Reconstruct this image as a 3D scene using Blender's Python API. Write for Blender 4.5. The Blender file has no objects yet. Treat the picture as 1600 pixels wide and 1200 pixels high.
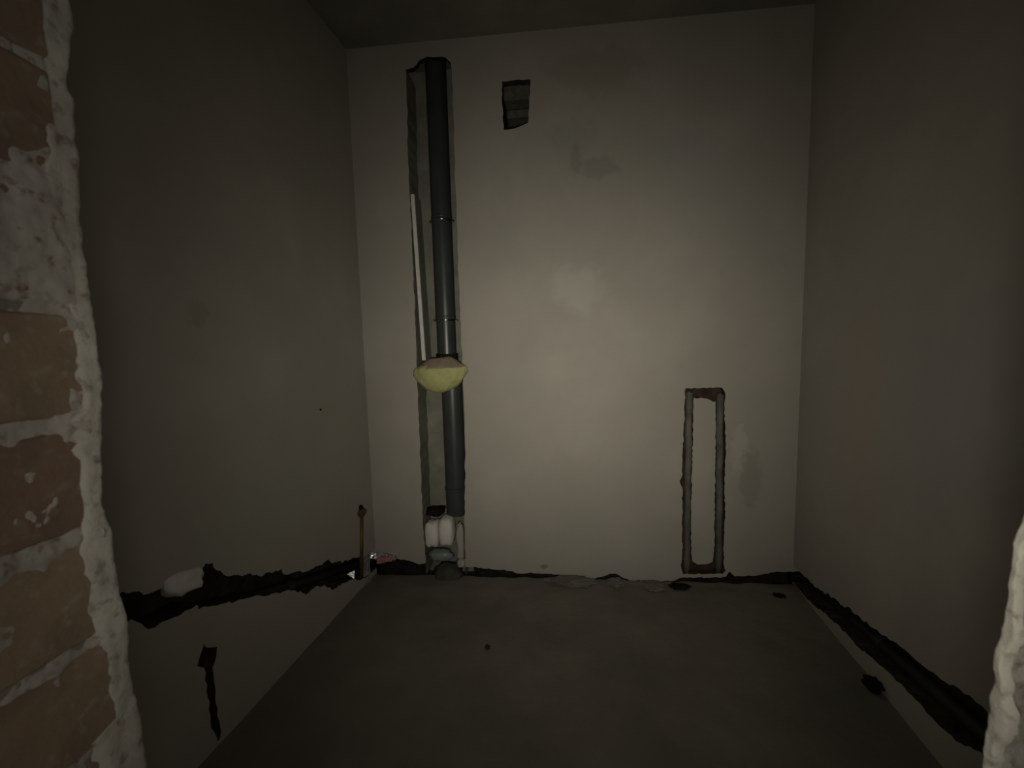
import bpy, bmesh, math, random
from mathutils import Vector, Matrix, noise
from mathutils.geometry import tessellate_polygon

S = bpy.context.scene
C = S.collection
V = Vector
random.seed(7)

# ------------------------------------------------------------------ camera
F = 660.0                                   # focal length in pixels of the 1600 px frame
PSI, TH, RHO, H = math.radians(5.5), math.radians(5.4), math.radians(1.5), 1.4
fw = V((-math.sin(PSI)*math.cos(TH), math.cos(PSI)*math.cos(TH), -math.sin(TH)))
r0 = V((math.cos(PSI), math.sin(PSI), 0)); u0 = r0.cross(fw)
rt = r0*math.cos(RHO) - u0*math.sin(RHO); up = u0*math.cos(RHO) + r0*math.sin(RHO)
CAM = V((0, 0, H))
cd = bpy.data.cameras.new('camera'); cam = bpy.data.objects.new('camera', cd); C.objects.link(cam)
cd.sensor_width = 36; cd.lens = F/1600*36; cd.clip_start = .02
cd.dof.use_dof = True; cd.dof.focus_distance = 2.4; cd.dof.aperture_fstop = 5.6
m = Matrix((rt, up, -fw)).transposed().to_4x4(); m.translation = CAM
cam.matrix_world = m
S.camera = cam

# ------------------------------------------------------------------ light, exposure
w = bpy.data.worlds.new('world'); S.world = w; w.use_nodes = True
w.node_tree.nodes['Background'].inputs[0].default_value = (1.0, .96, .88, 1)
w.node_tree.nodes['Background'].inputs[1].default_value = .18      # dim even light of the hall
S.view_settings.view_transform = 'Standard'; S.view_settings.look = 'None'
S.view_settings.gamma = 1; S.view_settings.use_curve_mapping = False
S.view_settings.exposure = 0.0
# the photographer's hand torch, held beside the lens: soft round beam, cosine-power profile
TORCH = V((.0, -.02, 1.32)); AIM = V((.09, 2.44, 1.23)); BEAM = 7.4
HALLY = -1.0
ld = bpy.data.lights.new('hand_torch', 'POINT'); ld.energy = 106; ld.color = (1.0, .95, .81); ld.shadow_soft_size = .035
lo = bpy.data.objects.new('hand_torch', ld); C.objects.link(lo)
lo.location = TORCH; lo.rotation_euler = (AIM-TORCH).to_track_quat('-Z', 'Y').to_euler()
ld.use_nodes = True; ln = ld.node_tree.nodes; ll = ld.node_tree.links.new
g = ln.new('ShaderNodeNewGeometry'); dt = ln.new('ShaderNodeVectorMath'); dt.operation = 'DOT_PRODUCT'
ll(g.outputs['Incoming'], dt.inputs[0]); dt.inputs[1].default_value = (AIM-TORCH).normalized()
mx = ln.new('ShaderNodeMath'); mx.operation = 'MAXIMUM'; mx.inputs[1].default_value = 0; ll(dt.outputs['Value'], mx.inputs[0])
pw = ln.new('ShaderNodeMath'); pw.operation = 'POWER'; pw.inputs[1].default_value = BEAM; ll(mx.outputs[0], pw.inputs[0])
ll(pw.outputs[0], ln['Emission'].inputs['Strength'])

# ------------------------------------------------------------------ pixel helpers (direction only; distance from the surface touched)
def ray(x, y): return fw*F + rt*(x-800) - up*(y-600)
def on_plane(x, y, p0, n):
    d = ray(x, y); return CAM + d*((p0-CAM).dot(n)/d.dot(n))
def on_floor(x, y): return on_plane(x, y, V((0, 0, 0)), V((0, 0, 1)))

D = 2.44            # back wall
XL, XR = -.52, .432  # door reveals
YF, YB = .44, .19   # room face and hall face of the door wall
ZC = 3.07

class Wall:
    def __init__(s, p, q):       # from p to q along the floor; inward normal given by left side
        s.p = V((p[0], p[1], 0)); s.q = V((q[0], q[1], 0)); s.L = (s.q-s.p).length
        s.a = (s.q-s.p).normalized(); s.n = V((0, 0, 1)).cross(s.a)      # n points into the room
    def px(s, x, y):
        h = on_plane(x, y, s.p, s.n); return ((h-s.p).dot(s.a), h.z)
    def P(s, sz, depth=0): return s.p + s.a*sz[0] + V((0, 0, sz[1])) - s.n*depth
WB = Wall((1.35, D), (-1.12, D))                       # n = -Y
WL = Wall((-1.12, D), (-1.285, YF))                    # n = +X
WR = Wall((1.145, YF), (1.35, D))                       # n = -X

# ------------------------------------------------------------------ materials
def mat(name, c1, c2=None, scale=4, rough=.9, bump=.3, bscale=40, metal=0, patches=(), c3=None, spec=.3, bdist=.004, mid=None, oinfo=0, coat=0):
    mt = bpy.data.materials.new(name); mt.use_nodes = True
    nt = mt.node_tree; N = nt.nodes; Lk = nt.links.new; b = N['Principled BSDF']
    b.inputs['Roughness'].default_value = rough; b.inputs['Metallic'].default_value = metal
    b.inputs['Specular IOR Level'].default_value = spec
    b.inputs['Coat Weight'].default_value = coat; b.inputs['Coat Roughness'].default_value = .15
    tc = N.new('ShaderNodeTexCoord').outputs['Object']
    c2 = c2 or tuple(v*.75 for v in c1)
    nz = N.new('ShaderNodeTexNoise'); nz.inputs['Scale'].default_value = scale; nz.inputs['Detail'].default_value = 7
    nz.inputs['Roughness'].default_value = .6
    Lk(tc, nz.inputs['Vector'])
    rp = N.new('ShaderNodeValToRGB'); Lk(nz.outputs['Fac'], rp.inputs['Fac'])
    e = rp.color_ramp.elements; e[0].position = .32; e[1].position = .68
    e[0].color = (*c2, 1); e[1].color = (*c1, 1)
    if mid:
        k = e.new(.5); k.color = (*mid, 1)
    col = rp.outputs['Color']
    def mix(fac, a, bcol):
        mx = N.new('ShaderNodeMix'); mx.data_type = 'RGBA'
        if isinstance(fac, float): mx.inputs['Factor'].default_value = fac
        else: Lk(fac, mx.inputs['Factor'])
        Lk(a, mx.inputs['A'])
        if isinstance(bcol, tuple): mx.inputs['B'].default_value = (*bcol, 1)
        else: Lk(bcol, mx.inputs['B'])
        return mx.outputs['Result']
    if c3:                                   # small dark specks / crumbs
        n3 = N.new('ShaderNodeTexNoise'); n3.inputs['Scale'].default_value = scale*6; n3.inputs['Detail'].default_value = 3
        Lk(tc, n3.inputs['Vector'])
        r3 = N.new('ShaderNodeValToRGB'); Lk(n3.outputs['Fac'], r3.inputs['Fac'])
        r3.color_ramp.elements[0].position = .55; r3.color_ramp.elements[1].position = .72
        col = mix(r3.outputs['Color'], col, c3)
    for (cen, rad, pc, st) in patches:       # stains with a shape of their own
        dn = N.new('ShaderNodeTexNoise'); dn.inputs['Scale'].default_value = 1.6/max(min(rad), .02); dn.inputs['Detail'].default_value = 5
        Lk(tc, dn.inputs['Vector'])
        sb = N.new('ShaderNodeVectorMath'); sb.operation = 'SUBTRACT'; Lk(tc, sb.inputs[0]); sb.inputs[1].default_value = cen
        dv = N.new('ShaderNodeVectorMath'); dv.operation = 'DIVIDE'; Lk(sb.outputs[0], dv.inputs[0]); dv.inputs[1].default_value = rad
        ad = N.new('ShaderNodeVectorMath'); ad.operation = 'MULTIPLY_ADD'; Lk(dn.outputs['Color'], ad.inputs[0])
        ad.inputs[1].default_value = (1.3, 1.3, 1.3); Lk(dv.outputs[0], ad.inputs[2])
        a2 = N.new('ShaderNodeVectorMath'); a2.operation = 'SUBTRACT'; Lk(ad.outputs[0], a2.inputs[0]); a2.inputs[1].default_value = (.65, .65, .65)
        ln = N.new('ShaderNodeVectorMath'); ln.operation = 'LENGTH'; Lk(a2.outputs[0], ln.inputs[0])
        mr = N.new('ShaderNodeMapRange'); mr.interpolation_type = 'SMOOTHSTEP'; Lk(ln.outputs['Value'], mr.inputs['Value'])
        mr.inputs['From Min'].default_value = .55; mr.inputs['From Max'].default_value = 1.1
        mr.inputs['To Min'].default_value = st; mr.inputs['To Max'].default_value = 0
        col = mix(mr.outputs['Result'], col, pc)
    if oinfo:
        oi = N.new('ShaderNodeObjectInfo')
        hs = N.new('ShaderNodeHueSaturation'); Lk(col, hs.inputs['Color'])
        m1 = N.new('ShaderNodeMapRange'); Lk(oi.outputs['Random'], m1.inputs['Value'])
        m1.inputs['To Min'].default_value = 1-oinfo; m1.inputs['To Max'].default_value = 1+oinfo*.6
        Lk(m1.outputs['Result'], hs.inputs['Value'])
        m2 = N.new('ShaderNodeMapRange'); Lk(oi.outputs['Random'], m2.inputs['Value'])
        m2.inputs['To Min'].default_value = .49; m2.inputs['To Max'].default_value = .515
        Lk(m2.outputs['Result'], hs.inputs['Hue'])
        col = hs.outputs['Color']
    Lk(col, b.inputs['Base Color'])
    if bump:
        n2 = N.new('ShaderNodeTexNoise'); n2.inputs['Scale'].default_value = bscale; n2.inputs['Detail'].default_value = 6
        Lk(tc, n2.inputs['Vector'])
        bp = N.new('ShaderNodeBump'); bp.inputs['Strength'].default_value = bump; bp.inputs['Distance'].default_value = bdist
        Lk(n2.outputs['Fac'], bp.inputs['Height']); Lk(bp.outputs['Normal'], b.inputs['Normal'])
    return mt

def wp(x, y, wall=WB): return tuple(wall.P(wall.px(x, y)))
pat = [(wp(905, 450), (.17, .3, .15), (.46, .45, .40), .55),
       (wp(890, 215), (.16, .3, .11), (.30, .30, .28), .5),
       (wp(935, 262), (.13, .3, .07), (.27, .255, .22), .6),
       (wp(900, 250), (.035, .3, .09), (.25, .235, .21), .55),
       (wp(1155, 705), (.055, .3, .17), (.45, .425, .37), .7),
       (wp(1172, 745), (.07, .3, .2), (.27, .25, .21), .55),
       (wp(930, 110), (.3, .3, .13), (.30, .26, .21), .5),
       (wp(1075, 240), (.2, .3, .12), (.33, .33, .32), .45),
       (wp(850, 885), (.025, .3, .018), (.22, .13, .10), .7),
       (wp(770, 520), (.2, .3, .4), (.42, .38, .34), .4),
       (wp(1090, 760), (.06, .3, .3), (.42, .39, .34), .4)]
M = {}
PL = dict(c1=(.41, .385, .335), c2=(.345, .33, .28), scale=1.7, rough=.93, bump=.25, bscale=9, bdist=.01, mid=(.375, .345, .305))
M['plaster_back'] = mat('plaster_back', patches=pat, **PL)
patl = [(wp(310, 490, WL), (.3, .05, .05), (.26, .245, .205), .4), (wp(420, 800, WL), (.3, .5, .25), (.35, .355, .30), .5),
        (wp(540, 700, WL), (.3, .25, .3), (.41, .36, .31), .5)]
M['plaster_left'] = mat('plaster_left', patches=patl, **PL)
patr = [(wp(1345, 640, WR), (.3, .16, .5), (.39, .31, .27), .5), (wp(1500, 620, WR), (.3, .3, .4), (.33, .31, .32), .4)]
M['plaster_right'] = mat('plaster_right', patches=patr, **PL)
M['hall_plaster'] = mat('hall_plaster', (.38, .36, .32), (.32, .30, .27), 2, bump=.2)
M['ceiling'] = mat('ceiling_concrete', (.25, .24, .19), (.17, .165, .13), 3, bump=.3)
M['floor'] = mat('floor_screed', (.19, .18, .145), (.13, .125, .098), 2.2, rough=.95, bump=.5, bscale=28, bdist=.006, mid=(.165, .15, .125))
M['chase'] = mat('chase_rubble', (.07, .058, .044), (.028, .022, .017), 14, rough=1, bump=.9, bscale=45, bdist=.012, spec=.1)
M['groove'] = mat('groove_shade', (.035, .03, .024), (.016, .013, .011), 20, rough=1, bump=.9, bscale=60, bdist=.01, spec=.05)  # near-black colour carries the shade of the floor gap and void
M['chase_side'] = mat('chase_mortar', (.27, .265, .21), (.18, .175, .14), 7, rough=1, bump=.5, bscale=40, bdist=.006, spec=.1)
M['chase_red'] = mat('chase_brick', (.085, .055, .036), (.035, .024, .018), 16, rough=1, bump=.8, bscale=50, bdist=.01, spec=.1)
M['brick'] = mat('brick_clay', (.30, .20, .145), (.20, .145, .105), 13, rough=.95, bump=.6, bscale=55, bdist=.004, c3=(.28, .225, .175), mid=(.255, .175, .12), oinfo=.18)
M['mortar'] = mat('mortar', (.25, .23, .195), (.17, .155, .13), 18, rough=.98, bump=.7, bscale=60, bdist=.005)
M['smear'] = mat('mortar_smear', (.45, .425, .38), (.32, .285, .25), 14, rough=.98, bump=.6, bscale=45, bdist=.004, c3=(.2, .15, .12))
M['render_edge'] = mat('render_edge', (.49, .47, .41), (.36, .34, .295), 12, rough=.95, bump=.7, bscale=45, bdist=.006, c3=(.22, .18, .15))
M['pvc'] = mat('pipe_plastic', (.05, .058, .056), (.034, .04, .039), 5, rough=.34, bump=.05, spec=.5)
M['pvc_dark'] = mat('waste_pipe_plastic', (.03, .032, .03), (.018, .018, .017), 12, rough=.6, bump=.15, spec=.3)
M['steel'] = mat('clamp_steel', (.45, .45, .43), (.3, .3, .29), 30, rough=.22, bump=.05, metal=1)
M['foam'] = mat('foam', (.50, .49, .22), (.39, .39, .17), 22, rough=.75, bump=.5, bscale=28, bdist=.008, spec=.3)
M['vent_brick'] = mat('vent_brick', (.15, .145, .115), (.085, .08, .065), 18, rough=1, bump=.8, bscale=50, bdist=.008, spec=.1)
M['foam_shade'] = mat('foam_shade', (.33, .27, .2), (.25, .2, .14), 30, rough=.95, bump=.6, bscale=80)
M['board_edge'] = mat('board_edge', (.72, .70, .63), (.6, .58, .52), 30, rough=.8, bump=.2)
M['board_face'] = mat('board_face', (.25, .25, .215), (.18, .18, .15), 7, rough=.9, bump=.2)
M['white_lump'] = mat('white_lump', (.74, .70, .67), (.62, .58, .54), 12, rough=.9, bump=.4, bscale=30)
M['blue_plastic'] = mat('grey_blue_plastic', (.24, .27, .28), (.15, .17, .17), 18, rough=.4, bump=.4, bscale=30)
M['rubble'] = mat('rubble', (.085, .08, .066), (.05, .047, .038), 20, rough=1, bump=.8, bscale=60, bdist=.01, spec=.1)
M['grey_mortar'] = mat('grey_mortar', (.19, .182, .155), (.13, .124, .105), 14, rough=1, bump=.7, bscale=50, spec=.1)
M['insulation'] = mat('pipe_insulation', (.17, .162, .135), (.085, .078, .065), 11, rough=.85, bump=.4, bscale=60)
M['brass'] = mat('brass_pipe', (.16, .115, .04), (.09, .065, .025), 20, rough=.5, bump=.2, metal=.4)
M['foil'] = mat('foil', (.85, .83, .85), (.7, .68, .7), 20, rough=.3, bump=.3, bscale=80, metal=1)
M['pink'] = mat('pink_print', (.55, .28, .23), (.42, .2, .17), 20, rough=.5, bump=.2)
M['film'] = mat('cloudy_film', (.33, .30, .29), (.22, .2, .19), 12, rough=.35, bump=.5, bscale=30)
M['white_plastic'] = mat('white_plastic', (.85, .85, .84), (.8, .8, .8), 8, rough=.2, bump=.05, spec=.6)
M['dark'] = mat('flat_black', (.02, .018, .016), (.01, .009, .008), 10, rough=1, bump=.3, spec=.05)  # near-black for small parts and stand-ins for dark gaps

# ------------------------------------------------------------------ mesh helpers
def link(name, verts, faces, m, parent=None, smooth=False, recalc=True):
    me = bpy.data.meshes.new(name); me.from_pydata([tuple(v) for v in verts], [], faces)
    if recalc:
        bm = bmesh.new(); bm.from_mesh(me); bmesh.ops.remove_doubles(bm, verts=bm.verts, dist=1e-5)
        bmesh.ops.recalc_face_normals(bm, faces=bm.faces); bm.to_mesh(me); bm.free()
    me.materials.append(M[m])
    if smooth: me.shade_smooth()
    o = bpy.data.objects.new(name, me); C.objects.link(o)
    if parent: o.parent = parent
    return o
def tag(o, label, cat, group=None, kind=None):
    o['label'] = label; o['category'] = cat
    if group: o['group'] = group
    if kind: o['kind'] = kind
    return o
def struct(o, label, cat): return tag(o, label, cat, kind='structure')
def empty(name, loc, label, cat, group=None):
    o = bpy.data.objects.new(name, None); o.empty_display_size = .05; o.location = loc; C.objects.link(o)
    return tag(o, label, cat, group)
def child(o, root):                      # parent keeping world place (root only translated)
    o.parent = root; o.matrix_parent_inverse = Matrix.Translation(-root.location); return o
class MB:
    def __init__(s): s.v = []; s.f = []
    def add(s, vs, fs):
        k = len(s.v); s.v += [V(v) for v in vs]; s.f += [tuple(i+k for i in f) for f in fs]
    def box(s, a, b):
        (x0, y0, z0), (x1, y1, z1) = a, b
        s.add([(x0,y0,z0),(x1,y0,z0),(x1,y1,z0),(x0,y1,z0),(x0,y0,z1),(x1,y0,z1),(x1,y1,z1),(x0,y1,z1)],
              [(3,2,1,0),(4,5,6,7),(0,1,5,4),(1,2,6,5),(2,3,7,6),(3,0,4,7)])
    def poly(s, loops, fn):              # triangulated polygon with holes; fn maps 2D to 3D
        flat = [p for l in loops for p in l]
        tris = tessellate_polygon([[V((p[0], p[1], 0)) for p in l] for l in loops])
        s.add([fn(p) for p in flat], [tuple(t) for t in tris])
    def strip(s, line, f0, f1, closed=False):
        n = len(line); a = [f0(p) for p in line]; b = [f1(p) for p in line]
        s.add(a+b, [(i, (i+1) % n, n+(i+1) % n, n+i) for i in range(n if closed else n-1)])
    def tube(s, pts, rad, seg=20, caps=True):
        rads = rad if isinstance(rad, (list, tuple)) else [rad]*len(pts)
        pts = [V(p) for p in pts]; base = len(s.v); ref = None
        for i, p in enumerate(pts):
            t = (pts[min(i+1, len(pts)-1)]-pts[max(i-1, 0)]).normalized()
            if ref is None: ref = t.orthogonal().normalized()
            ref = (ref - t*ref.dot(t)).normalized(); o2 = t.cross(ref)
            for k in range(seg):
                a = 2*math.pi*k/seg; s.v.append(p + (ref*math.cos(a)+o2*math.sin(a))*rads[i])
        for i in range(len(pts)-1):
            for k in range(seg):
                a = base+i*seg; k2 = (k+1) % seg
                s.f.append((a+k, a+k2, a+seg+k2, a+seg+k))
        if caps:
            s.f.append(tuple(range(base+seg-1, base-1, -1))); s.f.append(tuple(range(len(s.v)-seg, len(s.v))))
    def build(s, name, m, parent=None, smooth=False, recalc=True): return link(name, s.v, s.f, m, parent, smooth, recalc)
def ragged(pts, step=.018, amp=.004, seed=0, closed=False):
    out = []; rnd = random.Random(seed); n = len(pts)
    for i in range(n if closed else n-1):
        a = V(pts[i]); b = V(pts[(i+1) % n]); d = b-a; k = max(1, int(d.length/step)); pn = V((-d.y, d.x)).normalized() if d.length > 0 else V((0, 0))
        for j in range(k):
            p = a+d*(j/k)
            if not (i == 0 and j == 0 and not closed): p = p+pn*rnd.uniform(-amp, amp)
            out.append((p.x, p.y))
    if not closed: out.append(tuple(pts[-1]))
    return out
def lump(size, seed, rough=.18, p=2.4, freq=2.2, sub=3, flat=0):
    bm = bmesh.new(); bmesh.ops.create_icosphere(bm, subdivisions=sub, radius=1)
    off = V((seed*3.1, seed*1.7, seed*.9))
    for v in bm.verts:
        d = v.co.normalized()
        k = (abs(d.x)**p+abs(d.y)**p+abs(d.z)**p)**(-1/p)
        k *= 1+rough*noise.noise(d*freq+off)+rough*.5*noise.noise(d*freq*2.7+off)
        q = d*k
        if flat and q.z < -flat: q.z = -flat
        v.co = V((q.x*size[0], q.y*size[1], q.z*size[2]))
    vs = [v.co.copy() for v in bm.verts]; fs = [tuple(v.index for v in f.verts) for f in bm.faces]; bm.free()
    return vs, fs
def lump_obj(name, loc, size, seed, m, parent=None, smooth=True, base=False, **k):
    vs, fs = lump(size, seed, **k)
    if base:
        zmin = min(v.z for v in vs); vs = [v-V((0, 0, zmin)) for v in vs]
    o = link(name, vs, fs, m, None, smooth); o.location = loc
    if parent: o.matrix_world = Matrix.Translation(V(loc)); child(o, parent)
    return o

# ================================================================== STRUCTURE
# floor: uneven screed running through the doorway into the hall
def floor_z(x, y):
    z = .006*noise.noise(V((x*2.2, y*2.2, 0)))+.003*noise.noise(V((x*9, y*9, 3)))
    if y > D-.30: z += .010*max(0, noise.noise(V((x*5, y*9, 8))))*min(1, (y-D+.30)/.2)
    z += .035*math.exp(-((x-1.24)/.06)**2)*max(0, min(1, (2.3-y)/.6))*(1+.6*noise.noise(V((x*6, y*5, 1))))*0   # haunch of dropped mortar along the right wall
    if y > D-.014+.008*noise.noise(V((x*14, 3, 5))): z -= .06
    return z-.004
NX, NY = 150, 200
fx0, fx1, fy0, fy1 = -1.6, 1.6, HALLY-.1, D+.3
vs = []; fs = []
for j in range(NY+1):
    y = fy0+(fy1-fy0)*j/NY if j < 150 else None
    if y is None: yb = fy0+(fy1-fy0)*149/NY; tt = (j-149)/(NY-149); y = yb+(D+.03-yb)*(1-(1-tt)**1.7)/(1)
    for i in range(NX+1):
        x = fx0+(fx1-fx0)*i/NX; vs.append((x, y, floor_z(x, y) if y > .1 else -.004))
for j in range(NY):
    for i in range(NX):
        a = j*(NX+1)+i; fs.append((a, a+1, a+NX+2, a+NX+1))
fl = struct(link('floor', vs, fs, 'floor', smooth=True, recalc=False), 'rough dark grey concrete screed floor', 'floor')
mb = MB(); mb.box((-1.8, HALLY-.1, -.18), (1.8, D+.65, -.1)); mb.build('subfloor', 'chase', fl)
mb = MB(); mb.box((-1.8, HALLY-.1, ZC), (1.8, D+.65, ZC+.1))
struct(mb.build('ceiling', 'ceiling'), 'dark bare concrete ceiling', 'ceiling')

# rough masonry outside the plaster shells, closing the room all round
def masonry(parent, a, b):
    mb = MB(); mb.box(a, b); mb.build('masonry', 'chase', parent)
# ---- back wall
def bp(l): return [WB.px(*p) for p in l]
chase_right = [(727, 886), (726, 800), (727, 700), (726, 640), (724, 600), (720, 520), (716, 420), (713, 320), (711, 270), (709, 200), (707, 150), (706, 110)]
chase_top = [(704, 98), (696, 91), (682, 88), (668, 89), (655, 95), (646, 106)]
chase_left = [(634, 109), (636, 170), (637, 230), (640, 300), (645, 400), (648, 480), (651, 560), (654, 640), (657, 720), (660, 800), (665, 880)]
bot_right = [(1248, 893), (1225, 893), (1205, 895), (1180, 899), (1160, 901), (1148, 900), (1140, 893), (1134, 902), (1062, 903), (1052, 908), (1030, 909), (1010, 907), (985, 907), (972, 902), (962, 896), (948, 898), (930, 904), (900, 901), (870, 898), (845, 896), (825, 895), (806, 896), (800, 892), (780, 890), (760, 888), (748, 887), (738, 886)]
bot_left = [(655, 882), (640, 877), (622, 873), (605, 874), (585, 873), (574, 873)]
in_r, in_t, in_l = ragged(bp(chase_right), .03, .003, 1), ragged(bp(chase_top+chase_left[:1]), .02, .004, 2), ragged(bp(chase_left), .03, .003, 3)
in_t = [in_r[-1]]+in_t[:-1]+[in_l[0]]
inlet = in_r[:-1]+in_t[:-1]+in_l
br = ragged(bp(bot_right), .015, .0035, 4); bl = ragged(bp(bot_left), .015, .004, 5)
br[0] = (0.0, br[0][1]); bl[-1] = (WB.L, bl[-1][1])
EXT = .25
outline = [(-EXT, ZC), (-EXT, br[0][1])]+br+inlet+bl+[(WB.L+EXT, bl[-1][1]), (WB.L+EXT, ZC)]
vent = ragged(bp([(784, 127), (829, 124), (827, 165), (825, 192), (815, 197), (805, 200), (795, 203), (787, 203), (785, 165)]), .02, .003, 6, True)
fr_out = ragged(bp([(1071, 607), (1128, 606), (1133, 612), (1132, 650), (1134, 690), (1133, 720), (1132, 760), (1133, 800), (1131, 850), (1131, 880), (1134, 892), (1130, 896), (1068, 897), (1063, 884), (1066, 868), (1066, 800), (1066, 765), (1062, 752), (1066, 745), (1068, 680)]), .016, .0035, 7, True)
fr_in = ragged(bp([(1084, 622), (1100, 622), (1118, 628), (1118, 700), (1117, 780), (1116, 860), (1113, 877), (1106, 881), (1090, 882), (1082, 878), (1080, 860), (1080, 800), (1082, 700)]), .016, .003, 8, True)
mb = MB()
mb.poly([outline, vent, fr_out], lambda p: WB.P(p)); mb.poly([fr_in], lambda p: WB.P(p))
wb = struct(mb.build('wall_back', 'plaster_back'), 'stained grey-beige plastered end wall with chases cut into it', 'wall')
CD = .17
mb = MB()
for ln_ in (in_r, in_l): mb.strip(ln_, lambda p: WB.P(p), lambda p: WB.P(p, CD))
zcut = on_plane(680, 110, V((0, D+CD, 0)), V((0, 1, 0))).z       # above this an added shaft keeps the chase top black
sx0 = min(p[0] for p in inlet); sx1 = max(p[0] for p in inlet)
mb.add([WB.P((sx0-.02, -.08), CD), WB.P((sx1+.02, -.08), CD), WB.P((sx1+.02, zcut), CD), WB.P((sx0-.02, zcut), CD)], [(0, 1, 2, 3)])
for q in (inlet[0], inlet[-1]):
    mb.add([WB.P(q), WB.P(q, CD), WB.P((q[0], -.02), CD), WB.P((q[0], -.02))], [(0, 1, 2, 3)])
mb.build('pipe_chase', 'chase_side', wb)
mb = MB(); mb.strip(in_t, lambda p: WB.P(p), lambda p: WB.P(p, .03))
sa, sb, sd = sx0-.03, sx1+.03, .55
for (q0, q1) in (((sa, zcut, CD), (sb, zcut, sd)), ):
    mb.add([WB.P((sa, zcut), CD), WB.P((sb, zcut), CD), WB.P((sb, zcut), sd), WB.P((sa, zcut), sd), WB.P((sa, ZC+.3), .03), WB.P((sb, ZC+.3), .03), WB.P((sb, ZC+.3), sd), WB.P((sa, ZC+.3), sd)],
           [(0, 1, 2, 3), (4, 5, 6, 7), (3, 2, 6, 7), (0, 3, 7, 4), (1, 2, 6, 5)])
mb.build('dark_void', 'groove', wb)
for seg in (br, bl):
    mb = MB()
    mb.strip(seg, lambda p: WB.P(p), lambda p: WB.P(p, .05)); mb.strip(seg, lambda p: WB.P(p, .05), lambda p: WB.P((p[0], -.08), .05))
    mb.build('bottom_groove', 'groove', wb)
mb = MB(); mb.strip(fr_out, lambda p: WB.P(p), lambda p: WB.P(p, .045), True); mb.strip(fr_in, lambda p: WB.P(p), lambda p: WB.P(p, .045), True)
mb.poly([fr_out, fr_in], lambda p: WB.P(p, .045))
mb.build('supply_pipe_chase', 'chase_red', wb)
mb = MB(); mb.strip(vent, lambda p: WB.P(p), lambda p: WB.P(p, .3), True); mb.poly([vent], lambda p: WB.P(p, .3))
mb.build('vent_hole', 'chase', wb)
# bricks seen inside the vent hole
def brick_box(a, b, name, m, parent, seed, bev=.006):
    bm = bmesh.new(); bmesh.ops.create_cube(bm, size=1)
    cx = [(a[i]+b[i])/2 for i in range(3)]; sz = [b[i]-a[i] for i in range(3)]
    rnd = random.Random(seed)
    for v in bm.verts: v.co = V([v.co[i]*sz[i]+rnd.uniform(-.002, .002) for i in range(3)])
    bmesh.ops.bevel(bm, geom=bm.edges[:], offset=bev, segments=1, affect='EDGES')
    me = bpy.data.meshes.new(name); bm.to_mesh(me); bm.free(); me.materials.append(M[m])
    o = bpy.data.objects.new(name, me); o.location = cx; C.objects.link(o); o.parent = parent; return o
vL = WB.P(WB.px(785, 160)).x; vR = WB.P(WB.px(828, 160)).x
z0 = WB.px(800, 149)[1]; z1 = WB.px(800, 172)[1]
brick_box((vL+.004, D+.05, z0+.004), (vR-.002, D+.16, z0+.085), 'brick', 'vent_brick', wb, 1)
brick_box((vL+.012, D+.1, z1+.012), (vR-.002, D+.2, z0-.02), 'brick', 'vent_brick', wb, 2)

# ---- side walls with a sloping pipe slot
def side_wall(name, W, top, bot, m, label, seed, holes=(), near_first=False):
    tp = ragged([W.px(*p) for p in top], .016, .006, seed); bt = [(a, max(.004, b)) for a, b in ragged([W.px(*p) for p in bot], .016, .005, seed+1)]
    tp = [(a, max(.02, b)) for a, b in tp]
    lo, hi = 0.0, W.L
    if tp[0][0] > tp[-1][0]: tp = tp[::-1]
    if bt[0][0] > bt[-1][0]: bt = bt[::-1]
    tp[0] = (lo, tp[0][1]); tp[-1] = (hi, tp[-1][1]); bt[0] = (lo, bt[0][1]); bt[-1] = (hi, bt[-1][1])
    mb = MB(); mb.poly([tp+[(hi, ZC), (lo, ZC)]], lambda p: W.P(p))
    mb.poly([bt+[(hi, -.02), (lo, -.02)]]+list(h[0] for h in holes), lambda p: W.P(p))
    o = struct(mb.build(name, m), label, 'wall')
    dep = .11
    mb = MB(); mb.strip(tp, lambda p: W.P(p), lambda p: W.P(p, dep)); mb.strip(bt, lambda p: W.P(p), lambda p: W.P(p, dep))
    n = 90
    def at(l, s):
        for (a, b) in zip(l, l[1:]):
            if min(a[0], b[0]) <= s <= max(a[0], b[0]): t = (s-a[0])/((b[0]-a[0]) or 1); return a[1]+(b[1]-a[1])*t
        return l[-1][1]
    ss = [lo+(hi-lo)*i/n for i in range(n+1)]
    mb.strip(ss, lambda s: W.P((s, at(tp, s)+.05), dep), lambda s: W.P((s, at(bt, s)-.03), dep))
    mb.build('pipe_slot', 'chase', o)
    for k, (h, d) in enumerate(holes):
        mb = MB(); mb.strip(h, lambda p: W.P(p), lambda p: W.P(p, d), True); mb.poly([h], lambda p: W.P(p, d))
        mb.build('outlet_chase', 'chase', o)
    return o, [(s, (at(tp, s)+at(bt, s))/2) for s in ss]
ltop = [(574, 868), (562, 870), (548, 873), (535, 878), (520, 879), (512, 873), (503, 881), (480, 893), (445, 897), (440, 890), (425, 895), (400, 900), (385, 897), (365, 900), (350, 897), (337, 892), (333, 878), (320, 880), (316, 890), (290, 900), (268, 912), (262, 911), (245, 922), (225, 928), (200, 926), (120, 940)]
lbot = [(574, 902), (560, 906), (548, 906), (535, 912), (520, 922), (510, 915), (490, 918), (478, 929), (470, 924), (450, 922), (420, 931), (395, 931), (375, 938), (345, 944), (312, 950), (308, 945), (290, 955), (262, 968), (232, 983), (222, 973), (205, 970), (110, 1000)]
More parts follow.
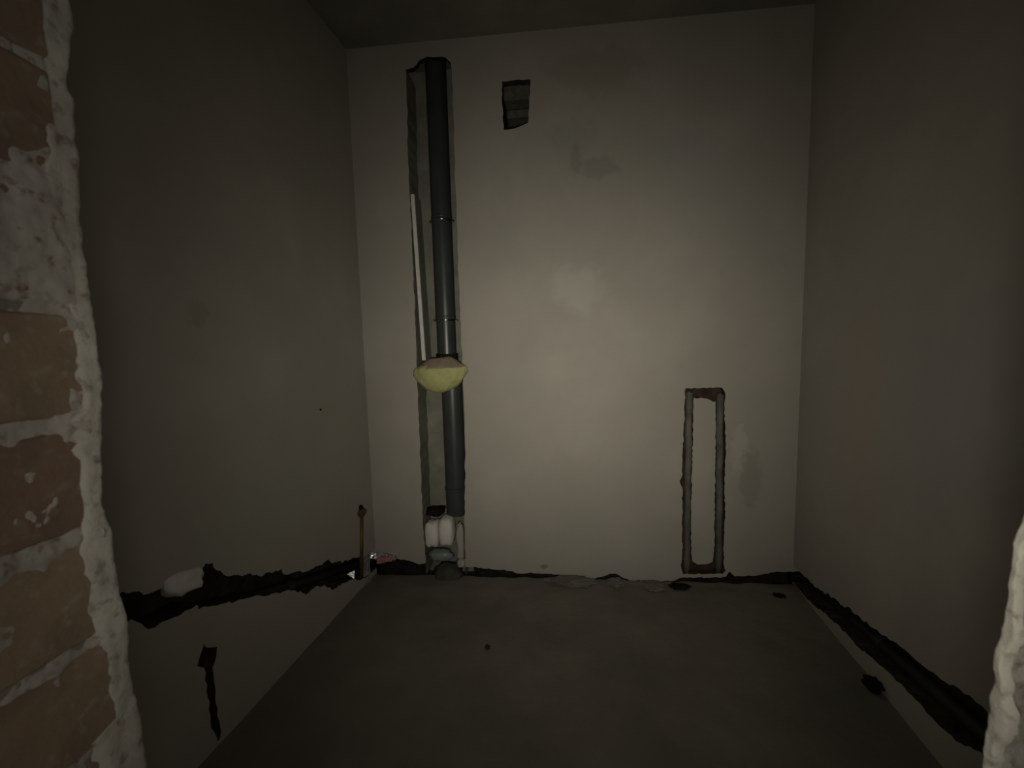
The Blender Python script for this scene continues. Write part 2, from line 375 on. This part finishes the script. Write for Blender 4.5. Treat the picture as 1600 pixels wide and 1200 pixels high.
hole = ragged([WL.px(*p) for p in [(318, 1008), (323, 1011), (339, 1011), (336, 1036), (333, 1042), (336, 1090), (343, 1135), (345, 1152), (340, 1160), (331, 1135), (324, 1080), (319, 1043), (308, 1041)]], .02, .004, 21, True)
wl, lmid = side_wall('wall_left', WL, ltop, lbot, 'plaster_left', 'dim plastered side wall with a ragged sloping pipe slot and a boxed outlet chase', 11, [(hole, .05)])
rtop = [(1248, 894), (1260, 903), (1275, 918), (1295, 930), (1310, 940), (1320, 951), (1328, 950), (1335, 958), (1350, 970), (1370, 985), (1395, 1003), (1420, 1020), (1445, 1040), (1465, 1058), (1490, 1073), (1515, 1086), (1535, 1106), (1570, 1140), (1600, 1165)]
rbot = [(1248, 925), (1275, 948), (1300, 968), (1320, 988), (1340, 1012), (1358, 1023), (1380, 1044), (1400, 1062), (1430, 1092), (1455, 1122), (1480, 1147), (1500, 1160), (1530, 1172), (1570, 1200), (1600, 1225)]
wr, rmid = side_wall('wall_right', WR, rtop, rbot, 'plaster_right', 'dim plastered side wall with a straight dark pipe slot sloping down to the far corner', 31)

masonry(wl, (-1.8, YF, -.14), (-1.6, D+.65, ZC)); masonry(wr, (1.6, YF, -.14), (1.8, D+.65, ZC)); masonry(wb, (-1.8, D+.6, -.14), (1.8, D+.75, ZC+.4))
# ---- door wall: body, brick reveals, ragged render edge
mb = MB()
mb.box((-1.6, YB, -.02), (XL-.2, YF-.03, ZC)); mb.box((XR+.2, YB, -.02), (1.6, YF-.03, ZC)); mb.box((XL-.2, YB, 2.1), (XR+.2, YF-.03, ZC))
mb.box((XL-.2, YB+.004, -.02), (XL-.004, YF-.016, 2.1)); mb.box((XR+.004, YB+.004, -.02), (XR+.2, YF-.045, 2.1))
wf = struct(mb.build('wall_front', 'mortar'), 'brick door wall with bare brick reveals beside the opening', 'wall')
CH = .125
k0 = 1.4532-CH*11            # a bed joint lies at z = 1.453
for side in (0, 1):
    for i in range(17):
        za = k0+CH*i+.006; zb = k0+CH*(i+1)-.006
        if side: za += .03; zb += .03
        if zb < .02 or za > 2.1: continue
        jit = random.uniform(-.001, .003)*(1 if side == 0 else -1); za = max(za, 0.002); zb = min(zb, 2.098)
        xa, xb = (XL-.19, XL+jit) if side == 0 else (XR+jit, XR+.19)
        brick_box((xa, YB-.002, za), (xb, YF-(.012, .042)[side], zb), 'brick', 'brick', wf, i*2+side, .005)

def jamb_render(sgn, X, outer, inner, name, seed):
    """ragged coat edge: outer silhouette and inner ragged border given along z, in the reveal plane"""
    def tab(l):
        t = sorted(((on_plane(x, y, V((X, 0, 0)), V((1, 0, 0))).z, on_plane(x, y, V((X, 0, 0)), V((1, 0, 0))).y) for x, y in l))
        return [(0, t[0][1])]+t+[(2.1, t[-1][1])]
    def ev(t, z):
        for a, b in zip(t, t[1:]):
            if a[0] <= z <= b[0]: return a[1]+(b[1]-a[1])*(z-a[0])/((b[0]-a[0]) or 1)
        return t[-1][1]
    to, ti = tab(outer), tab(inner); nz, ny = 330, 9
    vs = []; fs = []
    for i in range(nz+1):
        z = 2.1*i/nz
        yo = ev(to, z)+.003*noise.noise(V((z*45, seed, 0)))+.002*noise.noise(V((z*120, seed, 4)))
        yi = min(ev(ti, z)+.006*noise.noise(V((z*40, seed, 9)))+.004*noise.noise(V((z*110, seed, 2))), yo-.006)
        for j in range(ny+1):
            t = j/ny; y = yi+(yo-yi)*t
            x = X+sgn*(.0035*min(1, t*5)+.0045*noise.noise(V((y*28, z*17, seed)))+.0018*noise.noise(V((y*90, z*70, seed))))
            if t > .85: x -= sgn*.006*((t-.85)/.15)**2
            if j == 0: x = X-sgn*.004
            vs.append((x, y, z))
        vs.append((X-sgn*.24, yo, z))
    n1 = ny+2
    for i in range(nz):
        for j in range(n1-1):
            a = i*n1+j; fs.append((a, a+1, a+n1+1, a+n1))
    o = link(name, vs, fs, 'render_edge', wf, True)
    return o
lo_ = [(110, 0), (112, 50), (106, 85), (103, 130), (107, 152), (118, 158), (121, 200), (125, 290), (131, 380), (135, 410), (142, 480), (148, 525), (155, 570), (157, 620), (162, 650), (162, 685), (155, 710), (160, 755), (152, 785), (165, 800), (175, 835), (182, 880), (190, 925), (200, 985), (205, 1050), (218, 1100), (228, 1150), (233, 1200)]
li_ = [(62, 0), (58, 50), (66, 85), (72, 110), (70, 150), (62, 200), (66, 250), (64, 300), (52, 350), (56, 400), (66, 440), (95, 470), (112, 500), (118, 540), (118, 575), (112, 590), (124, 610), (126, 640), (92, 660), (86, 690), (98, 708), (116, 690), (122, 720), (120, 770), (128, 810), (126, 840), (122, 870), (130, 900), (138, 950), (150, 1000), (158, 1030), (168, 1090), (172, 1130), (150, 1165), (125, 1180), (110, 1200)]
jamb_render(1, XL, lo_, li_, 'render_coat', 1.3)
ro_ = [(1612, 700), (1602, 790), (1592, 840), (1585, 880), (1576, 930), (1572, 960), (1562, 1000), (1554, 1040), (1559, 1060), (1549, 1075), (1545, 1110), (1545, 1150), (1543, 1200)]
ri_ = [(1635, 700), (1622, 790), (1612, 840), (1600, 880), (1596, 930), (1590, 960), (1586, 1000), (1580, 1040), (1578, 1060), (1577, 1090), (1584, 1120), (1590, 1150), (1566, 1175), (1560, 1200)]
jamb_render(-1, XR, ro_, ri_, 'render_coat', 5.7)
# plaster faces of the door wall towards the room
mb = MB()
mb.box((-1.6, YF-.03, 0), (XL-.2, YF-.004, ZC)); mb.box((XR+.2, YF-.03, 0), (1.6, YF-.004, ZC)); mb.box((XL-.2, YF-.03, 2.1), (XR+.2, YF-.004, ZC))
mb.build('plaster_coat', 'hall_plaster', wf)
# mortar smeared over the reveal bricks: a thin uneven skin that dips under the brick faces where they are clean
def smear_sheet(sgn, X, seed):
    ny, nz = 90, 420; y0, y1, z0, z1 = YB+.003, YF-(.02 if sgn > 0 else .046), .5, 2.098; vs = []; fs = []
    for i in range(nz+1):
        z = z0+(z1-z0)*i/nz
        for j in range(ny+1):
            y = y0+(y1-y0)*j/ny
            n = noise.fractal(V((y*22, z*17, seed)), .9, 2.2, 4)
            bias = -.85
            if sgn > 0:
                if z > 1.455: bias = .16-.5*max(0, min(1, (z-1.60)/.06))+.15*(z > 1.72)
                for (zc, wd, am) in ((1.324, .011, .75), (1.1985, .009, .8), (1.0735, .004, .45)): bias += am*math.exp(-((z-zc)/wd)**2)
                bias += .45*max(0, (y-.385)/.03) if z > .8 else 0
            else:
                bias = -.25+.4*max(0, (y-.35)/.05)
                for zc in (1.1, .98): bias += .4*math.exp(-((z-zc)/.012)**2)
            h = max(-1.0, min(.9, n*1.3+bias))
            x = X+sgn*(.0005+.006*h+.0012*noise.noise(V((y*120, z*110, seed))))
            vs.append((x, y, z))
    for i in range(nz):
        for j in range(ny):
            a = i*(ny+1)+j; fs.append((a, a+1, a+ny+2, a+ny+1))
    o = link('mortar_smear', vs, fs, 'smear', wf, True, False); o['kind'] = 'stuff'
smear_sheet(1, XL, 2.4); smear_sheet(-1, XR, 8.8)

# ================================================================== OBJECTS
# ---- soil stack in the chase
PY = D+.085
pc = on_plane(694.5, 450, V((0, PY, 0)), V((0, 1, 0))); PX = pc.x
def zpix(y, Y=PY-.055):
    x = 686+(y-330)*.043; return on_plane(x, y, V((0, Y, 0)), V((0, 1, 0))).z
z342, z500, z768, ztop, zbot = zpix(342), zpix(500), zpix(768), WB.px(680, 84)[1]+.1, zpix(800)
st = empty('soil_stack', (PX, PY, zbot), 'dark grey plastic soil pipe running up inside the wall chase', 'pipe')
def seg(name, za, zb, r, m='pvc', parent=st, n=32):
    mb = MB(); mb.tube([(PX, PY, za), (PX, PY, zb)], r, n); o = mb.build(name, m, None, True)
    o.data.set_sharp_from_angle(angle=math.radians(40)); return child(o, parent)
seg('pipe_length', z500+.004, ztop+.1, .060)
seg('pipe_length', zpix(590), z500+.01, .0575)
PX0 = PX; PX = PX+.022
seg('pipe_length', zbot-.03, zpix(575), .064)
PX = PX0
seg('shade_sleeve', zpix(590), zpix(553), .0665, 'dark')  # black sleeve added to stand for the dark gap over the foam
def ring(z, r=.0585, h=.007, name='socket_ring', m='steel'):
    mb = MB(); mb.tube([(PX, PY, z-h), (PX, PY, z-h*.7), (PX, PY, z), (PX, PY, z+h*.7), (PX, PY, z+h)], [r-.002, r+.003, r+.0045, r+.003, r-.002], 32)
    return child(mb.build(name, m, None, True), st)
ring(z342+.02, m='pvc'); ring(z500+.02, m='pvc')
for z in (z342, z500):
    mb = MB()
    mb.tube([(PX, PY, z+.0055*math.sin(math.pi*(k/8-.5))) for k in range(9)], [.0605+.0045*math.cos(math.pi*(k/8-.5)) for k in range(9)], 40)
    for sx in (-1, 1): mb.box((PX+sx*.061-.012, PY-.006, z-.005), (PX+sx*.061+.012, PY+.006, z+.005))
    o = child(mb.build('pipe_clamp', 'steel', None, True), st); o.data.set_sharp_from_angle(angle=math.radians(40))
PX = PX0+.022
mb = MB(); mb.tube([(PX, PY, z768-.06), (PX, PY, z768-.004), (PX, PY, z768), (PX, PY, z768+.012), (PX, PY, z768+.016)], [.066, .066, .070, .070, .064], 32)
o = child(mb.build('socket', 'pvc', None, True), st); o.data.set_sharp_from_angle(angle=math.radians(40))

PX = PX0
# ---- foam collar bridging the chase
zr = WB.px(690, 575)[1]
fcx = (WB.P(WB.px(648, 580)).x+WB.P(WB.px(730, 573)).x)/2
clx0, clx1 = WB.P(WB.px(653, 590)).x+.004, WB.P(WB.px(723, 590)).x-.004
HW = (WB.P(WB.px(731, 573)).x-WB.P(WB.px(647, 580)).x)/2
def foam_shape():
    prof = [(.30, .085), (.42, .075), (.62, .05), (.82, .022), (.97, .003), (1.0, -.012), (.97, -.035), (.90, -.062), (.77, -.092), (.58, -.118), (.36, -.135), (.18, -.146)]
    NP = 56; vs = []; fs = []
    for i, (r, z) in enumerate(prof):
        for k in range(NP):
            a = 2*math.pi*k/NP; cx, sy = math.cos(a), math.sin(a)
            rr = r*(1+.09*noise.noise(V((cx*3, sy*3, z*16)))+.05*noise.noise(V((cx*8, sy*8, z*45))))
            x = fcx+HW*rr*math.copysign(abs(cx)**.95, cx); y = D-.010+sy*(.085 if sy < 0 else .15)*rr
            y = min(y, D+CD-.004)
            tip = abs(cx)**4
            if y > D+.002: x = max(clx0+.002, min(clx1-.002, x))
            zz = zr+z*(.72 if z > 0 else 1.0)*(1 if z > 0 else .98)-.004*tip+.012*(cx > 0)*tip+.006*noise.noise(V((cx*4, sy*4, 2)))
            vs.append((x, y, zz))
    n = len(prof)
    for i in range(n-1):
        for k in range(NP):
            fs.append((i*NP+k, i*NP+(k+1) % NP, (i+1)*NP+(k+1) % NP, (i+1)*NP+k))
    fs.append(tuple(range(NP))); fs.append(tuple(range(n*NP-1, (n-1)*NP-1, -1)))
    return vs, fs
vs, fs = foam_shape()
fo = tag(link('foam_collar', vs, fs, 'foam', None, True), 'bulging yellow expanding foam lump bridging the pipe chase', 'foam')
fo.data.materials.append(M['foam_shade'])
for p in fo.data.polygons:
    if p.center.z > zr+.008: p.material_index = 1  # darker colour paints the shaded top of the foam
fo.data.set_sharp_from_angle(angle=math.radians(50))

# ---- board standing in the chase on the foam
tpx, bpx = V(WB.P(WB.px(644, 303))), V(WB.P(WB.px(662, 563)))
def tilt_box(ta, tb, y0, y1, x0, x1):
    mb = MB(); vs = []
    for (p) in (tb, ta):
        for (dx, y) in ((x0, y0), (x1, y0), (x1, y1), (x0, y1)): vs.append((p.x+dx, y, p.z))
    mb.add(vs, [(3,2,1,0),(4,5,6,7),(0,1,5,4),(1,2,6,5),(2,3,7,6),(3,0,4,7)]); return mb
bd = empty('packing_board', (bpx.x, D+.06, bpx.z), 'pale board strip leaning inside the chase above the yellow foam', 'board')
child(tilt_box(tpx, bpx, D+.012, D+.13, -.008, .010).build('panel', 'board_face'), bd)
child(tilt_box(tpx, bpx, D+.002, D+.012, -.010, .011).build('front_edge', 'board_edge'), bd)

# ---- things at the foot of the chase
def place(name, x, y, Y, size, seed, m, label, cat, group=None, **k):
    p = on_plane(x, y, V((0, Y, 0)), V((0, 1, 0)))
    return tag(lump_obj(name, p, size, seed, m, **k), label, cat, group)
pw = on_plane(690, 829, V((0, D+.03, 0)), V((0, 1, 0)))
wbk = empty('plaster_block', (pw.x, D+.03, pw.z-.09), 'white gypsum block with a groove wedged under the soil pipe', 'block')
p1 = on_plane(677, 832, V((0, D+.03, 0)), V((0, 1, 0))); p2 = on_plane(699, 828, V((0, D+.02, 0)), V((0, 1, 0)))
lump_obj('block_half', p1, (.043, .06, .078), 3, 'white_lump', wbk, p=4.5, rough=.1)
lump_obj('block_half', p2, (.044, .065, .088), 5, 'white_lump', wbk, p=4.5, rough=.1)
place('plastic_wad', 688, 866, D+.03, (.078, .045, .034), 8, 'blue_plastic', 'crumpled grey-blue plastic wad under the white gypsum block', 'plastic', rough=.35, freq=3)
place('plaster_nib', 720, 848, D+.03, (.024, .03, .125), 12, 'grey_mortar', 'upright nib of grey plaster beside the white gypsum block', 'plaster', p=3.5, rough=.2).data.materials[0] = M['plaster_back']
place('plaster_crumb', 721, 879, D-.005, (.026, .03, .026), 14, 'plaster_back', 'round plaster crumb at the foot of the chase', 'plaster', rough=.25)
p = on_plane(697, 884, V((0, D-.04, 0)), V((0, 1, 0)))
tag(lump_obj('rubble_heap', (p.x, D-.01, -.006), (.085, .07, .075), 17, 'rubble', base=False, rough=.3, flat=.1), 'dark heap of rubble at the foot of the pipe chase', 'rubble')

place('dark_band_lump', 679, 798, D+.105, (.06, .05, .026), 19, 'dark', 'black lump put in for the dark band on top of the white gypsum block', 'debris', rough=.45, freq=3)  # dark lump added to make the dark band above the block
# ---- two supply pipes in the framed chase
for (xa, ya, xb, yb, side) in ((1077, 613, 1073, 893, 'left'), (1125, 616, 1123, 893, 'right')):
    a = on_plane(xa, ya, V((0, D+.026, 0)), V((0, 1, 0))); b = on_plane(xb, yb, V((0, D+.026, 0)), V((0, 1, 0)))
    lab = 'grey insulated water pipe in the chase arm beside the plain plaster' if side == 'left' else 'grey insulated water pipe in the chase arm beside the damp stain'
    root = empty('water_pipe', b, lab, 'pipe')
    n = 14; pts = [a.lerp(b, i/n)+V((.002*math.sin(i*1.7), .001*math.cos(i*2.3), 0)) for i in range(n+1)]
    mb = MB(); mb.tube(pts, [.019+.0012*math.sin(i*2.1) for i in range(n+1)], 14)
    child(mb.build('insulation_sleeve', 'insulation', None, True), root)
    mb = MB(); mb.tube([a+V((0, 0, -.01)), a+V((0, 0, .012))], .010, 12); child(mb.build('pipe_end', 'pvc', None, True), root)

# ---- waste pipes lying in the side wall slots
def slot_pipe(W, mid, dep, r, name, m, label, s0, s1):
    pts = [W.P(q, dep) for q in mid if s0 <= q[0] <= s1]
    a, b = pts[0], pts[-1]; n = 16
    # straight best line
    k = len(pts)//6
    a = sum(pts[:k], V((0, 0, 0)))/k; b = sum(pts[-k:], V((0, 0, 0)))/k
    d = (b-a)/(len(pts)-k)*(len(pts)-1); c = (a+b)/2
    root = empty(name, c-d/2, label, 'pipe')
    mb = MB(); mb.tube([c-d/2, c+d/2], r, 20); o = child(mb.build('pipe_length', m, None, True), root)
    for t in (.3, .72):
        q = c-d/2+d*t; e = d.normalized()
        mb = MB(); mb.tube([q-e*.025, q-e*.02, q+e*.02, q+e*.025], [r, r+.004, r+.004, r], 20); child(mb.build('coupling', m, None, True), root)
slot_pipe(WL, lmid, .06, .025, 'waste_pipe', 'pvc_dark', 'dark waste pipe lying in the ragged slot of the left wall', .12, WL.L-.02)
slot_pipe(WR, rmid, .06, .025, 'waste_pipe', 'pvc_dark', 'dark waste pipe lying in the straight slot of the right wall', .02, WR.L-.12)

# plaster dab bridging the left slot
q = WL.px(291, 908); p = WL.P(q, .012)
vs, fs = lump((.03, .066, .04), 23, p=3.6, rough=.3)
sh = [V((v.x, v.y, v.z+v.y*-.22)) for v in vs]
o = tag(link('plaster_dab', sh, fs, 'white_lump', None, True), 'pale plaster dab stuck across the ragged slot of the left wall', 'plaster'); o.location = p

# ---- brass riser with an elbow at the far corner
a = WL.P(WL.px(564, 806), -.004); b = WL.P(WL.px(563, 893), -.004)
root = empty('brass_riser', b, 'thin brass pipe rising from the slot to a fitting at the far corner', 'pipe')
mb = MB(); mb.tube([b+V((0, 0, -.03)), a], .011, 14); child(mb.build('riser', 'brass', None, True), root)
e = WL.P(WL.px(563, 800), -.004)
mb = MB(); mb.tube([e+V((0, 0, -.03)), e+V((0, 0, -.018)), e+V((0, 0, .004)), e+V((0, 0, .02)), e+V((0, 0, .024))], [.012, .028, .037, .018, .008], 6)
child(mb.build('fitting', 'brass', None, False), root)
mb = MB(); mb.tube([e+V((.012, -.012, .022)), e+V((0, 0, .034)), e+V((-.004, 0, .044))], [.012, .013, .003], 10); child(mb.build('outlet', 'dark', None, True), root)

# ---- litter at the far left corner
def crumple(name, c, ux, uy, nrm, w, h, amp, seed, m, parent=None, nx=9, ny=7):
    vs = []; fs = []
    for j in range(ny+1):
        for i in range(nx+1):
            a, b = i/nx-.5, j/ny-.5
            d = amp*(noise.noise(V((a*5, b*5, seed)))+.6*noise.noise(V((a*11, b*11, seed+4))))
            k = 1+.25*noise.noise(V((math.atan2(b, a)*1.3, seed, 1)))
            vs.append(c+ux*(a*w*k)+uy*(b*h*k)+nrm*d)
    for j in range(ny):
        for i in range(nx):
            q = j*(nx+1)+i; fs.append((q, q+1, q+nx+2, q+nx+1))
    o = link(name, vs, fs, m, None, False)
    sd = o.modifiers.new('thick', 'SOLIDIFY'); sd.thickness = .0015
    if parent: child(o, parent)
    return o
tocam = lambda p: (CAM-p).normalized()
p = on_plane(597, 872, V((0, D-.03, 0)), V((0, 1, 0)))
wr_ = empty('candy_wrapper', (p.x, p.y, p.z-.03), 'crumpled silver and pink wrapper lying by the far left corner', 'wrapper')
n = tocam(p); n = (n+V((0, .0, .12))).normalized(); ux = V((0, 0, 1)).cross(n).normalized(); uy = n.cross(ux)
crumple('silver_film', p+uy*.008+n*.004, (ux+uy*-.25).normalized(), uy, n, .17, .045, .022, 2.2, 'foil', wr_)
crumple('pink_panel', p+ux*.012-uy*.012+n*.014, ux, uy, n, .085, .036, .016, 7.1, 'pink', wr_)
p = on_plane(549, 899, WL.p+WL.n*.012, WL.n)
n = (tocam(p)+V((.10, .0, .16))).normalized(); ux = V((0, 0, 1)).cross(n).normalized(); uy = n.cross(ux)
mb = MB(); c = p
mb.add([c-ux*.020+uy*.012, c+ux*.020+uy*.022, c+ux*.012-uy*.022, c-n*.025], [(0, 2, 1), (0, 1, 3), (1, 2, 3), (2, 0, 3)])
tag(mb.build('plastic_shard', 'foil'), 'small bright silvery shard stuck in the slot near the corner', 'shard')
p = on_plane(571, 893, V((0, D-.1, 0)), V((0, 1, 0)))
n = tocam(p); ux = V((0, 0, 1)).cross(n).normalized(); uy = n.cross(ux)
o = tag(crumple('film_scrap', p, (ux+uy*.05).normalized(), uy, n, .06, .15, .025, 5.5, 'film'), 'cloudy limp plastic film scrap hanging beside the brass riser', 'film')

# ---- loose lumps along the foot of the walls and on the floor
def floor_lump(name, x, y, size, seed, m, label, cat, group=None, rough=.55):
    p = on_floor(x, y); z = floor_z(p.x, p.y)
    o = lump_obj(name, (p.x, p.y, z-.002), size, seed, m, base=True, rough=rough, p=2.2, smooth=False, sub=3, freq=2.6)
    return tag(o, label, cat, group)
floor_lump('stone_chip', 762, 1013, (.012, .012, .009), 41, 'brass', 'small brown chip lying alone on the open floor', 'chip').data.materials[0] = M['chase_red']
floor_lump('mortar_lump', 1023, 918, (.06, .045, .013), 43, 'grey_mortar', 'pale grey mortar lump on the floor before the framed chase', 'mortar')
floor_lump('mortar_ridge', 895, 910, (.13, .05, .010), 45, 'grey_mortar', 'long low ridge of grey mortar along the end wall', 'mortar')
floor_lump('mortar_clod', 961, 914, (.05, .04, .016), 46, 'grey_mortar', 'grey mortar clod under the arched nick of the end wall', 'mortar')
floor_lump('dark_clod', 1364, 1076, (.028, .034, .02), 47, 'dark', 'black clod of debris on the mortar haunch by the right wall', 'clod')
floor_lump('gap_blob', 1062, 918, (.05, .03, .009), 48, 'dark', 'black dirt standing for the dark gap at the corner of the framed chase foot', 'blob')  # black lump put where the wall foot has a dark gap
floor_lump('black_crumb', 1218, 930, (.03, .02, .006), 49, 'dark', 'black dirt on the floor near the far right corner', 'blob')  # small black lump on the floor
p = WR.P(WR.px(1328, 957), .0)
tag(lump_obj('slot_clod', p, (.022, .022, .02), 51, 'dark', rough=.3, sub=2), 'dark clod clinging to the upper edge of the right wall slot', 'clod')
p = WL.P(WL.px(500, 640), 0)
mb = MB(); mb.tube([p-WL.n*.02, p+WL.n*.004, p+WL.n*.006], [.004, .004, .006], 10)
tag(mb.build('nail', 'dark'), 'tiny dark nail head in the plain part of the left wall', 'nail')
